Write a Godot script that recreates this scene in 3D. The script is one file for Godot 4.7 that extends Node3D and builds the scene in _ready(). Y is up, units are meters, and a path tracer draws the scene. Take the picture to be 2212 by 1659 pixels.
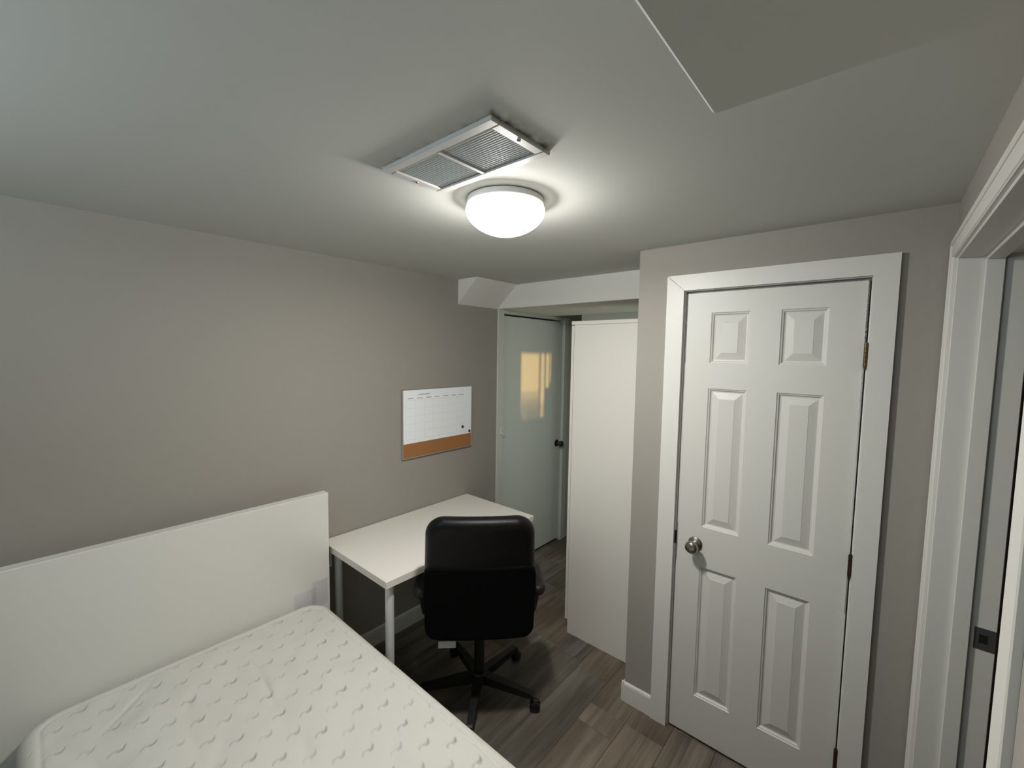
extends Node3D

# Basement bedroom: headboard wall along x = 0, six-panel door wall along z = 0, doorway wall along x = W.
const H := 2.2
const W := 2.308
var M := {}

# ---------------------------------------------------------------- shapes
class Shape:
	var v := PackedVector3Array()
	var t := PackedInt32Array()

	func piece(pv: PackedVector3Array, pt: PackedInt32Array, xf := Transform3D.IDENTITY, closed := true) -> void:
		var q := PackedVector3Array()
		for p in pv:
			q.append(xf * p)
		var flip := false
		if closed:
			var vol := 0.0
			var c := q[0]
			for i in range(0, pt.size(), 3):
				vol += (q[pt[i]] - c).dot((q[pt[i + 1]] - c).cross(q[pt[i + 2]] - c))
			flip = vol > 0.0
		var o := v.size()
		v.append_array(q)
		for i in range(0, pt.size(), 3):
			t.append(o + pt[i])
			t.append(o + pt[i + (2 if flip else 1)])
			t.append(o + pt[i + (1 if flip else 2)])

	func box(lo: Vector3, hi: Vector3, bev := 0.0, xf := Transform3D.IDENTITY) -> Shape:
		var c := (lo + hi) * 0.5
		var h := (hi - lo) * 0.5
		var b := minf(bev, minf(h.x, minf(h.y, h.z)) * 0.9)
		var pv := PackedVector3Array()
		var pt := PackedInt32Array()
		if b <= 0.0:
			for i in 8:
				pv.append(c + Vector3(h.x if i & 1 else -h.x, h.y if i & 2 else -h.y, h.z if i & 4 else -h.z))
			for f in [[0, 2, 3, 1], [4, 5, 7, 6], [0, 1, 5, 4], [2, 6, 7, 3], [0, 4, 6, 2], [1, 3, 7, 5]]:
				pt.append_array([f[0], f[1], f[2], f[0], f[2], f[3]])
			piece(pv, pt, xf)
			return self
		# chamfered: each corner gives three points (on x, y and z faces)
		for i in 8:
			var s := Vector3(1.0 if i & 1 else -1.0, 1.0 if i & 2 else -1.0, 1.0 if i & 4 else -1.0)
			pv.append(c + s * Vector3(h.x, h.y - b, h.z - b))
			pv.append(c + s * Vector3(h.x - b, h.y, h.z - b))
			pv.append(c + s * Vector3(h.x - b, h.y - b, h.z))
		var polys := []
		for f in [[0, 0, 2, 6, 4], [0, 1, 5, 7, 3], [1, 0, 4, 5, 1], [1, 2, 3, 7, 6], [2, 0, 1, 3, 2], [2, 4, 6, 7, 5]]:
			polys.append([f[1] * 3 + f[0], f[2] * 3 + f[0], f[3] * 3 + f[0], f[4] * 3 + f[0]])
		for ax in 3:
			var o1: int = (ax + 1) % 3
			var o2: int = (ax + 2) % 3
			for s1 in 2:
				for s2 in 2:
					var a: int = (s1 << o1) | (s2 << o2)
					var d: int = a | (1 << ax)
					polys.append([a * 3 + o1, d * 3 + o1, d * 3 + o2, a * 3 + o2])
		for i in 8:
			polys.append([i * 3, i * 3 + 1, i * 3 + 2])
		for p in polys:
			var m := Vector3.ZERO
			for k in p:
				m += pv[k]
			m = m / p.size() - c
			var n: Vector3 = (pv[p[1]] - pv[p[0]]).cross(pv[p[2]] - pv[p[0]])
			if n.dot(m) > 0.0:
				p.reverse()
			for k in range(1, p.size() - 1):
				pt.append_array([p[0], p[k], p[k + 1]])
		piece(pv, pt, xf)
		return self

	# profile: points (radius, height) around the y axis; closed ends lie on the axis
	func lathe(profile: Array, segs := 24, xf := Transform3D.IDENTITY) -> Shape:
		var pv := PackedVector3Array()
		var pt := PackedInt32Array()
		for p in profile:
			for k in segs:
				var a := TAU * k / segs
				pv.append(Vector3(cos(a) * p.x, p.y, sin(a) * p.x))
		for i in profile.size() - 1:
			for k in segs:
				var a := i * segs + k
				var b := i * segs + (k + 1) % segs
				pt.append_array([a, b, b + segs, a, b + segs, a + segs])
		piece(pv, pt, xf)
		return self

	# a polygon (x, y) pushed along z from 0 to depth
	func prism(poly: PackedVector2Array, depth: float, xf := Transform3D.IDENTITY) -> Shape:
		var pv := PackedVector3Array()
		var pt := PackedInt32Array()
		var n := poly.size()
		for p in poly:
			pv.append(Vector3(p.x, p.y, 0))
		for p in poly:
			pv.append(Vector3(p.x, p.y, depth))
		var cap := Geometry2D.triangulate_polygon(poly)
		var clockwise := Geometry2D.is_polygon_clockwise(poly)
		for i in range(0, cap.size(), 3):
			var a := cap[i]
			var b := cap[i + 1]
			var c := cap[i + 2]
			var turn := (poly[b] - poly[a]).cross(poly[c] - poly[a])
			if (turn > 0.0) == clockwise:
				var w := b
				b = c
				c = w
			pt.append_array([a, c, b, a + n, b + n, c + n])
		for i in n:
			var j := (i + 1) % n
			pt.append_array([i, j, j + n, i, j + n, i + n])
		piece(pv, pt, xf)
		return self

	# a round bar along points, with a radius for each
	func tube(path: Array, radii: Array, segs := 12, xf := Transform3D.IDENTITY) -> Shape:
		var pv := PackedVector3Array()
		var pt := PackedInt32Array()
		var n := path.size()
		var up := Vector3.UP
		for i in n:
			var d: Vector3 = (path[mini(i + 1, n - 1)] - path[maxi(i - 1, 0)]).normalized()
			if absf(d.dot(up)) > 0.95:
				up = Vector3.RIGHT
			var x := d.cross(up).normalized()
			var y := x.cross(d).normalized()
			for k in segs:
				var a := TAU * k / segs
				pv.append(path[i] + (x * cos(a) + y * sin(a)) * radii[i % radii.size()])
		for i in n - 1:
			for k in segs:
				var a := i * segs + k
				var b := i * segs + (k + 1) % segs
				pt.append_array([a, b, b + segs, a, b + segs, a + segs])
		for e in 2:
			var c := pv.size()
			pv.append(path[0 if e == 0 else n - 1])
			var o := 0 if e == 0 else (n - 1) * segs
			for k in segs:
				if e == 0:
					pt.append_array([c, o + (k + 1) % segs, o + k])
				else:
					pt.append_array([c, o + k, o + (k + 1) % segs])
		piece(pv, pt, xf)
		return self

	# a cushion-like slab: rounded rectangle outline in x, y with rounded rims in z; bend reshapes each point
	func slab(hw: float, hh: float, r: float, thick: float, edge: float, bend = null, xf := Transform3D.IDENTITY, crown := 0.0) -> Shape:
		var rings := []
		var steps := 6
		for side in [1.0, -1.0]:
			for k in steps + 1:
				var a := PI * 0.5 * (k if side < 0 else steps - k) / steps
				if side < 0 and k == 0 and thick <= 2.0 * edge + 1e-5:
					continue
				rings.append([edge * (1.0 - cos(a)), side * (thick * 0.5 - edge + edge * sin(a))])
		var fills := [0.25, 0.5, 0.75, 0.92]
		var pv := PackedVector3Array()
		var pt := PackedInt32Array()
		var per := 0
		var all := []
		for f in fills:
			all.append([1.0 - f, thick * 0.5, true])
		all.reverse()
		all = []
		for f in [0.08, 0.3, 0.55, 0.8]:
			all.append([f, 1.0])
		for q in rings:
			all.append([q[0], q[1], 0])
		for f in [0.8, 0.55, 0.3, 0.08]:
			all.append([f, -1.0])
		for q in all:
			var inset: float = q[0] if q.size() == 3 else edge
			var scale: float = 1.0 if q.size() == 3 else q[0]
			var z: float = q[1] if q.size() == 3 else q[1] * (thick * 0.5 + crown * (1.0 - scale * scale))
			var ow := hw - inset
			var oh := hh - inset
			var rr := maxf(r - inset, 0.001)
			per = 0
			for c in 4:
				var cx := (ow - rr) * (1.0 if c == 0 or c == 3 else -1.0)
				var cy := (oh - rr) * (1.0 if c < 2 else -1.0)
				for k in 9:
					var a := PI * 0.5 * (c + k / 8.0)
					pv.append(Vector3((cx + rr * cos(a)) * scale, (cy + rr * sin(a)) * scale, z))
					per += 1
				var nx := (ow - rr) * (1.0 if c == 2 or c == 3 else -1.0)
				var ny := (oh - rr) * (1.0 if c == 0 or c == 3 else -1.0)
				var a1 := PI * 0.5 * (c + 1)
				var from := Vector3(cx + rr * cos(a1), cy + rr * sin(a1), 0)
				var to := Vector3(nx + rr * cos(a1), ny + rr * sin(a1), 0)
				for k in range(1, 6):
					var p := from.lerp(to, k / 6.0) * scale
					pv.append(Vector3(p.x, p.y, z))
					per += 1
		var rows := all.size()
		for i in rows - 1:
			for k in per:
				var a := i * per + k
				var b := i * per + (k + 1) % per
				pt.append_array([a, b, b + per, a, b + per, a + per])
		for e in 2:
			var o := 0 if e == 0 else (rows - 1) * per
			var c := pv.size()
			pv.append(Vector3(0, 0, pv[o].z))
			for k in per:
				if e == 0:
					pt.append_array([c, o + (k + 1) % per, o + k])
				else:
					pt.append_array([c, o + k, o + (k + 1) % per])
		if bend != null:
			for i in pv.size():
				pv[i] = bend.call(pv[i])
		piece(pv, pt, xf)
		return self

	func mesh(crease := 40.0) -> ArrayMesh:
		var lim := cos(deg_to_rad(crease))
		var nt := t.size() / 3
		var fn := PackedVector3Array()
		var at := {}
		var keys := PackedInt32Array()
		for p in v:
			var k := Vector3i((p * 20000.0).round())
			if not at.has(k):
				at[k] = at.size()
			keys.append(at[k])
		var near := []
		near.resize(at.size())
		for i in near.size():
			near[i] = PackedInt32Array()
		for i in nt:
			var n := (v[t[i * 3 + 2]] - v[t[i * 3]]).cross(v[t[i * 3 + 1]] - v[t[i * 3]])
			fn.append(n)
			for c in 3:
				near[keys[t[i * 3 + c]]].append(i)
		var ov := PackedVector3Array()
		var on := PackedVector3Array()
		for i in nt:
			var me := fn[i].normalized()
			if fn[i].length() < 1e-14:
				continue
			for c in 3:
				var s := Vector3.ZERO
				for j in near[keys[t[i * 3 + c]]]:
					if fn[j].length() > 1e-14 and fn[j].normalized().dot(me) > lim:
						s += fn[j]
				ov.append(v[t[i * 3 + c]])
				on.append(s.normalized() if s.length() > 1e-14 else me)
		var a := []
		a.resize(Mesh.ARRAY_MAX)
		a[Mesh.ARRAY_VERTEX] = ov
		a[Mesh.ARRAY_NORMAL] = on
		var m := ArrayMesh.new()
		m.add_surface_from_arrays(Mesh.PRIMITIVE_TRIANGLES, a)
		return m


func shape() -> Shape:
	return Shape.new()

func bx(x0: float, x1: float, y0: float, y1: float, z0: float, z1: float, bev := 0.0) -> Shape:
	return Shape.new().box(Vector3(x0, y0, z0), Vector3(x1, y1, z1), bev)

func part(called: String, s, mat: Material, parent: Node, crease := 40.0) -> MeshInstance3D:
	var o := MeshInstance3D.new()
	o.name = called
	o.mesh = s if s is Mesh else s.mesh(crease)
	o.material_override = mat
	o.cast_shadow = GeometryInstance3D.SHADOW_CASTING_SETTING_ON
	parent.add_child(o, true)
	return o

func tag(o: Node, label: String, category: String, group := "", kind := "") -> Node:
	o.set_meta("label", label)
	o.set_meta("category", category)
	if group != "":
		o.set_meta("group", group)
	if kind != "":
		o.set_meta("kind", kind)
	return o

func thing(called: String, at: Vector3, label: String, category: String, turn := 0.0, kind := "") -> Node3D:
	var o := Node3D.new()
	o.name = called
	add_child(o, true)
	o.position = at
	o.rotation.y = turn
	tag(o, label, category, "", kind)
	return o

func struct(called: String, s, mat: Material, label: String, category: String) -> MeshInstance3D:
	var o := part(called, s, mat, self)
	tag(o, label, category, "", "structure")
	return o

# ---------------------------------------------------------------- materials
func noise_tex(seed_value: int, freq: float, bump := 0.0, size := 256, octaves := 3) -> ImageTexture:
	var n := FastNoiseLite.new()
	n.seed = seed_value
	n.noise_type = FastNoiseLite.TYPE_SIMPLEX_SMOOTH
	n.frequency = freq
	n.fractal_octaves = octaves
	var im := n.get_seamless_image(size, size)
	if bump > 0.0:
		im.convert(Image.FORMAT_RGBA8)
		im.bump_map_to_normal_map(bump)
	return ImageTexture.create_from_image(im)

func mat(c: Color, rough: float, metal := 0.0, spec := 0.5) -> StandardMaterial3D:
	var m := StandardMaterial3D.new()
	m.albedo_color = c
	m.roughness = rough
	m.metallic = metal
	m.metallic_specular = spec
	return m

func textured(m: StandardMaterial3D, tex: Texture2D, scale: float, amount: float) -> StandardMaterial3D:
	m.normal_enabled = true
	m.normal_texture = tex
	m.normal_scale = amount
	m.uv1_triplanar = true
	m.uv1_world_triplanar = true
	m.uv1_scale = Vector3.ONE * scale
	return m

func grain_image(seed_value: int) -> Image:
	var n := FastNoiseLite.new()
	n.seed = seed_value
	n.frequency = 0.012
	n.fractal_octaves = 4
	var f := FastNoiseLite.new()
	f.seed = seed_value + 7
	f.frequency = 0.05
	f.fractal_octaves = 3
	var im := Image.create(256, 512, false, Image.FORMAT_RGB8)
	for y in 512:
		for x in 256:
			var a := n.get_noise_2d(x * 2.6, y * 0.32)
			var b := f.get_noise_2d(x * 4.0, y * 0.22)
			var c := n.get_noise_2d(x * 0.25 + 500.0, y * 0.25)
			var k := clampf(0.80 + a * 0.16 + b * 0.07 + c * 0.26, 0.3, 1.0)
			im.set_pixel(x, y, Color(k, k * (0.985 + 0.03 * c), k * (0.965 + 0.05 * c)))
	return im

func make_materials() -> void:
	var peel := noise_tex(3, 0.03, 6.0, 256, 3)
	M.wall = textured(mat(Color(0.618, 0.60, 0.57), 0.65, 0.0, 0.3), peel, 2.2, 0.04)
	M.ceiling = mat(Color(0.80, 0.805, 0.785), 0.8, 0.0, 0.25)
	M.trim = textured(mat(Color(0.845, 0.84, 0.815), 0.42, 0.0, 0.5), peel, 2.6, 0.03)
	M.old_trim = textured(mat(Color(0.82, 0.83, 0.79), 0.4, 0.0, 0.5), peel, 2.6, 0.05)
	M.door = textured(mat(Color(0.815, 0.81, 0.785), 0.45, 0.0, 0.5), peel, 3.0, 0.03)
	M.grey_door = textured(mat(Color(0.83, 0.85, 0.825), 0.30, 0.0, 0.5), peel, 1.2, 0.03)
	M.beam_paint = mat(Color(0.90, 0.895, 0.87), 0.6, 0.0, 0.35)
	M.laminate = mat(Color(0.90, 0.885, 0.855), 0.38)
	M.laminate_edge = mat(Color(0.88, 0.88, 0.87), 0.5)
	M.bed_white = mat(Color(0.87, 0.865, 0.84), 0.2)
	M.leg_metal = mat(Color(0.82, 0.83, 0.81), 0.4)
	M.dark_gap = mat(Color(0.05, 0.05, 0.05), 0.9)
	M.steel = mat(Color(0.62, 0.60, 0.56), 0.26, 1.0)
	M.dark_steel = mat(Color(0.22, 0.21, 0.21), 0.35, 1.0)
	M.brass = mat(Color(0.42, 0.36, 0.24), 0.42, 1.0)
	M.rust = mat(Color(0.23, 0.16, 0.11), 0.6, 0.6)
	M.plate = mat(Color(0.34, 0.34, 0.34), 0.45, 0.4)
	M.knob = mat(Color(0.36, 0.345, 0.34), 0.3, 1.0)
	M.dark_patch = mat(Color(0.16, 0.155, 0.15, 1.0), 0.95, 0.0, 0.1)
	M.dark_patch.transparency = BaseMaterial3D.TRANSPARENCY_ALPHA
	M.dark_patch.vertex_color_use_as_albedo = true
	M.alu = mat(Color(0.72, 0.72, 0.70), 0.38, 0.7)
	M.black_leather = textured(mat(Color(0.047, 0.045, 0.051), 0.42, 0.0, 0.32), noise_tex(9, 0.06, 5.0, 128, 2), 30.0, 0.25)
	M.black_fabric = mat(Color(0.03, 0.03, 0.032), 0.9, 0.0, 0.2)
	M.black_plastic = mat(Color(0.05, 0.048, 0.055), 0.5)
	M.cork = mat(Color(0.64, 0.44, 0.25), 0.85)
	var ci := noise_tex(21, 0.12, 0.0, 128, 3)
	M.cork.albedo_texture = null
	textured(M.cork, noise_tex(22, 0.15, 4.0, 128, 2), 12.0, 0.4)
	M.vent = mat(Color(0.74, 0.74, 0.73), 0.5)
	M.slat = mat(Color(0.76, 0.78, 0.78), 0.5)
	M.duct = mat(Color(0.25, 0.25, 0.25), 0.8)
	M.mattress = mat(Color(0.825, 0.815, 0.79), 0.8, 0.0, 0.25)
	textured(M.mattress, noise_tex(31, 0.2, 4.0, 128, 2), 14.0, 0.12)
	M.mattress.vertex_color_use_as_albedo = true # darker tint in the stitch dents, standing in for their shade
	M.label = mat(Color(0.85, 0.85, 0.85), 0.6)
	M.film = mat(Color(0.90, 0.89, 0.93, 0.13), 0.06)
	M.film.transparency = BaseMaterial3D.TRANSPARENCY_ALPHA
	M.sheer = mat(Color(0.9, 0.88, 0.84, 0.22), 0.8)
	M.sheer.transparency = BaseMaterial3D.TRANSPARENCY_ALPHA
	M.hall = mat(Color(0.52, 0.46, 0.42), 0.8)
	M.lamp_white = mat(Color(0.88, 0.88, 0.87), 0.4)
	M.diffuser = mat(Color(0.95, 0.95, 0.95), 0.35)
	M.diffuser.emission_enabled = true
	M.diffuser.emission = Color(1.0, 0.975, 0.94)
	M.diffuser.emission_energy_multiplier = 2.6
	M.glass = mat(Color(0.9, 0.95, 0.95, 0.08), 0.05)
	M.glass.transparency = BaseMaterial3D.TRANSPARENCY_ALPHA
	M.planks = []
	for k in 5:
		var m := mat([Color(0.51, 0.48, 0.435), Color(0.485, 0.465, 0.425), Color(0.525, 0.48, 0.43), Color(0.495, 0.475, 0.44), Color(0.52, 0.475, 0.42)][k], 0.48, 0.0, 0.45)
		m.albedo_texture = ImageTexture.create_from_image(grain_image(40 + (k % 3) * 11))
		m.uv1_triplanar = true
		m.uv1_world_triplanar = true
		m.uv1_scale = Vector3(3.1, 3.1, 0.62)
		m.uv1_offset = Vector3(0.37 * k, 0, 0.23 * k)
		M.planks.append(m)

# ---------------------------------------------------------------- setting
func build_setting() -> void:
	# floor: a slab with planks laid along z
	var fl := thing("floor", Vector3.ZERO, "grey-brown wood-look plank floor of the room", "floor", 0.0, "structure")
	part("subfloor", bx(-0.12, 3.62, -0.12, -0.008, -1.8, 3.06), M.duct, fl)
	var pw := 0.182
	var len := 1.22
	var rng := RandomNumberGenerator.new()
	rng.seed = 5
	var row := 0
	var x := -0.11
	while x < 3.5:
		var z := -1.75 - rng.randf() * len
		while z < 3.0:
			var a := maxf(z, -1.75)
			var b := minf(z + len, 3.02)
			if b - a > 0.05:
				part("plank", bx(x + 0.0004, x + pw - 0.0004, -0.008, 0.0, a + 0.0004, b - 0.0004, 0.0012), M.planks[rng.randi() % 5], fl)
			z += len
		x += pw
		row += 1

	# ceiling with an opening for the vent, the dropped bulkhead and the beam with its slanted end
	var ce := thing("ceiling", Vector3.ZERO, "white painted ceiling with dropped sections", "ceiling", 0.0, "structure")
	var s := bx(-0.12, 3.62, H, H + 0.1, 1.238, 3.06)
	s.box(Vector3(-0.12, H, -1.8), Vector3(3.62, H + 0.1, 1.082))
	s.box(Vector3(-0.12, H, 1.082), Vector3(1.160, H + 0.1, 1.238))
	s.box(Vector3(1.512, H, 1.082), Vector3(3.62, H + 0.1, 1.238))
	part("ceiling_slab", s, M.ceiling, ce)
	part("bulkhead", bx(1.99, W + 0.01, 2.0, H + 0.01, 1.365, 3.0, 0.004), M.ceiling, ce)
	part("beam", bx(-0.1, 2.32, 2.039, H + 0.01, -1.13, -0.413, 0.003), M.beam_paint, ce)
	part("slanted_soffit", shape().prism(PackedVector2Array([Vector2(-0.01, H + 0.005), Vector2(0.187, H + 0.005), Vector2(0.182, H), Vector2(0.0, 2.039), Vector2(-0.01, 2.039)]), 0.389, Transform3D(Basis.IDENTITY, Vector3(0, 0, -0.415))), M.beam_paint, ce)

	part("ceiling_dark_patch", ceiling_dark_patch(), M.dark_patch, ce)

	# walls
	struct("wall_left", bx(-0.12, 0.0, 0.0, H, -0.413, 2.98), M.wall, "grey-beige wall behind the headboard and the desk", "wall")
	# far alcove: door opening in the same line as the left wall
	s = bx(-0.12, -0.008, 0.0, 2.04, -1.8, -1.36)
	s.box(Vector3(-0.12, 2.02, -1.37), Vector3(-0.05, 2.04, -0.40)).box(Vector3(-0.12, 2.035, -1.8), Vector3(-0.008, H, -1.10))
	struct("wall_alcove", s, M.old_trim, "pale wall at the far side of the grey door", "wall")
	s = bx(0.275, 1.45, 0.0, 2.06, -1.23, -1.13)
	s.box(Vector3(-0.12, 0, -1.82), Vector3(1.45, H, -1.72))
	s.box(Vector3(0.275, 0, -1.72), Vector3(0.36, H, -1.23))
	struct("wall_far", s, M.old_trim, "greenish white end wall seen over the wardrobe", "wall")
	struct("trim_1", bx(0.50, 1.33, 1.93, 1.952, -1.13, -1.112, 0.003), M.trim, "thin white strip on the end wall just above the wardrobe", "trim")
	# wall of the six-panel door, its return beside the wardrobe and the closet behind it
	s = bx(1.281, 1.489, 0.0, H, -0.1, 0.0)
	s.box(Vector3(2.124, 0, -0.1), Vector3(W + 0.02, H, 0))
	s.box(Vector3(1.489, 2.003, -0.1), Vector3(2.124, H, 0))
	s.box(Vector3(1.281, 0, -0.70), Vector3(1.355, H, -0.1))
	s.box(Vector3(1.281, 0, -0.70), Vector3(2.33, H, -0.64))
	struct("wall_front", s, M.wall, "grey-beige wall around the six-panel door", "wall")
	# side wall of the alcove with an added window opening that lets the sun in
	s = bx(1.36, 1.45, 0.0, 1.20, -1.72, -0.70)
	s.box(Vector3(1.36, 1.80, -1.72), Vector3(1.45, H, -0.70))
	s.box(Vector3(1.36, 1.20, -1.72), Vector3(1.45, 1.80, -1.20))
	struct("wall_side", s, M.old_trim, "alcove wall with a small added window, behind the wardrobe", "wall")

	# doorway wall, right
	s = bx(W, 2.453, 0.0, H, -0.7, 0.072)
	s.box(Vector3(W, 0, 1.072), Vector3(2.453, H, 2.98))
	s.box(Vector3(W, 2.033, 0.072), Vector3(2.453, H, 1.072))
	struct("wall_right", s, M.wall, "grey-beige wall strip above and around the open doorway", "wall")
	struct("wall_back", back_wall(), M.wall, "wall behind the foot of the bed", "wall")
	s = bx(3.5, 3.6, 0.0, H, -0.6, 3.0)
	s.box(Vector3(2.4, 0, -0.55), Vector3(3.6, H, -0.45))
	s.box(Vector3(2.4, 0, 2.9), Vector3(3.6, H, 3.0))
	struct("wall_hall", s, M.hall, "brownish hallway wall beyond the open doorway", "wall")

	# baseboards
	struct("baseboard_left", baseboard(Vector3(0, 0, 2.9), Vector3(0, 0, -0.41), Vector3(1, 0, 0)), M.trim, "white baseboard under the desk", "baseboard")
	var bb := baseboard(Vector3(1.2685, 0, 0), Vector3(1.42, 0, 0), Vector3(0, 0, 1))
	var b2 := baseboard(Vector3(1.281, 0, -0.235), Vector3(1.281, 0, 0.0115), Vector3(-1, 0, 0))
	bb.piece(b2.v, b2.t)
	struct("baseboard_front", bb, M.trim, "short white baseboard wrapping the wall corner left of the six-panel door", "baseboard")
	struct("baseboard_right", baseboard(Vector3(2.184, 0, 0), Vector3(2.296, 0, 0), Vector3(0, 0, 1)), M.trim, "white baseboard right of the six-panel door", "baseboard")

# darker mottled patch on the ceiling round the grille, strongest at its right end
func ceiling_dark_patch() -> ArrayMesh:
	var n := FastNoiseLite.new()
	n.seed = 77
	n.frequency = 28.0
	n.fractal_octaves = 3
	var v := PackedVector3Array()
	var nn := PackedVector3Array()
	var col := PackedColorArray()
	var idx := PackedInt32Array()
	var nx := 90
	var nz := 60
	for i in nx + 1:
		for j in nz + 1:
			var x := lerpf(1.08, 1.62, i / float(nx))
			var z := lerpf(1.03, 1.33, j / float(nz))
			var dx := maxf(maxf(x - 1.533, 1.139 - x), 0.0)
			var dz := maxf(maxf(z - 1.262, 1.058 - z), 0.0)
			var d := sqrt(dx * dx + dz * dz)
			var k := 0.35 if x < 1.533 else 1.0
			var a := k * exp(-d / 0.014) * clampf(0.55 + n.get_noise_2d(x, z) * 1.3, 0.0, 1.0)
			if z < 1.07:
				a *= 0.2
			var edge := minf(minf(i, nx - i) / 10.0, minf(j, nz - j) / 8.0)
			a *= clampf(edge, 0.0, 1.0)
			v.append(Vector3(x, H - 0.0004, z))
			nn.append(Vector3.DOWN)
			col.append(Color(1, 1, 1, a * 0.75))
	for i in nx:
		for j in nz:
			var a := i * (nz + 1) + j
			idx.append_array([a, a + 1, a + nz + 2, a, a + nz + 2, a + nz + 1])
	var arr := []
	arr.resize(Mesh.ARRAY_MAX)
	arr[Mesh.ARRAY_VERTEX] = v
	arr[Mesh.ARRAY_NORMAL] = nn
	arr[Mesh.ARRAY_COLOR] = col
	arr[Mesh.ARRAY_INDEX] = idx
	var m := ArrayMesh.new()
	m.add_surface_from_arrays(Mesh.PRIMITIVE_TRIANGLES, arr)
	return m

func baseboard(a: Vector3, b: Vector3, out: Vector3) -> Shape:
	var d := (b - a)
	var z := d.normalized()
	var poly := PackedVector2Array([Vector2(0, 0), Vector2(0.013, 0), Vector2(0.013, 0.082), Vector2(0.010, 0.092), Vector2(0.005, 0.097), Vector2(0, 0.098)])
	return shape().prism(poly, d.length(), Transform3D(Basis(out, Vector3.UP, z), a))

func back_wall() -> Shape:
	var s := bx(-0.12, 2.46, 0.0, 1.83, 2.9, 3.0)
	s.box(Vector3(-0.12, 2.13, 2.9), Vector3(2.46, H, 3.0))
	s.box(Vector3(-0.12, 1.83, 2.9), Vector3(0.64, 2.13, 3.0))
	s.box(Vector3(1.60, 1.83, 2.9), Vector3(2.46, 2.13, 3.0))
	return s

func added_windows() -> void:
	var w := thing("window_1", Vector3(1.12, 1.83, 2.95), "added unseen high window in the wall behind the bed", "window", 0.0, "structure")  # unseen opening, added to account for the bright left ceiling
	var f := shape()
	f.box(Vector3(-0.48, 0, -0.03), Vector3(0.48, 0.03, 0.03), 0.003).box(Vector3(-0.48, 0.27, -0.03), Vector3(0.48, 0.3, 0.03), 0.003)
	f.box(Vector3(-0.48, 0.03, -0.03), Vector3(-0.45, 0.27, 0.03), 0.003).box(Vector3(0.45, 0.03, -0.03), Vector3(0.48, 0.27, 0.03), 0.003)
	part("window_frame", f, M.trim, w)
	part("pane", bx(-0.45, 0.45, 0.03, 0.27, 0.0, 0.006), M.glass, w)
	w = thing("window_2", Vector3(1.405, 1.2, -0.95), "added unseen alcove window with strips that shape the sun patch", "window", 0.0, "structure")  # unseen opening, added to let the sun onto the grey door
	f = shape()
	f.box(Vector3(-0.03, 0, -0.25), Vector3(0.03, 0.03, 0.25), 0.003).box(Vector3(-0.03, 0.575, -0.25), Vector3(0.03, 0.60, 0.25), 0.003)
	f.box(Vector3(-0.03, 0.03, -0.25), Vector3(0.03, 0.575, -0.23), 0.003).box(Vector3(-0.03, 0.03, 0.23), Vector3(0.03, 0.575, 0.25), 0.003)
	part("window_frame", f, M.trim, w)
	# added unseen strips that cut the sun patch into streaks
	var c := shape()
	for k in [[-0.98, -0.955, 0.0, 0.6], [-1.052, -1.03, 0.0, 0.6], [-1.114, -1.096, 0.0, 0.6], [-1.096, -1.05, 0.0, 0.28], [-1.20, -1.114, 0.0, 0.33], [-0.75, -0.70, 0.0, 0.06]]:
		c.box(Vector3(-0.052, k[2], k[0] + 0.95), Vector3(-0.042, k[3], k[1] + 0.95), 0.003)
	part("sun_mask", c, M.label, w)
	c = shape()
	for k in [[-0.955, -0.70, 0.0, 0.20], [-1.05, -0.70, 0.0, 0.15], [-0.955, -0.72, 0.0, 0.26], [-0.955, -0.79, 0.0, 0.10]]:
		c.box(Vector3(-0.0605 - k[3] * 0.03, k[2], k[0] + 0.95), Vector3(-0.060 - k[3] * 0.03, k[3], k[1] + 0.95))
	part("sheer_sun_mask", c, M.sheer, w)  # added see-through sheets that fade the foot of the sun patch

# ---------------------------------------------------------------- doors
func ring(s: Shape, r0: Rect2, z0: float, r1: Rect2, z1: float) -> void:
	var a := [Vector3(r0.position.x, r0.position.y, z0), Vector3(r0.end.x, r0.position.y, z0), Vector3(r0.end.x, r0.end.y, z0), Vector3(r0.position.x, r0.end.y, z0)]
	var b := [Vector3(r1.position.x, r1.position.y, z1), Vector3(r1.end.x, r1.position.y, z1), Vector3(r1.end.x, r1.end.y, z1), Vector3(r1.position.x, r1.end.y, z1)]
	for k in 4:
		var j := (k + 1) % 4
		quad_z(s, a[k], a[j], b[j], b[k])

func quad_z(s: Shape, a: Vector3, b: Vector3, c: Vector3, d: Vector3) -> void:
	# a face turned towards +z
	var n := (c - a).cross(b - a)
	if n.z > 0.0:
		s.piece([a, b, c, d], [0, 1, 2, 0, 2, 3], Transform3D.IDENTITY, false)
	else:
		s.piece([a, b, c, d], [0, 2, 1, 0, 3, 2], Transform3D.IDENTITY, false)

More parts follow.
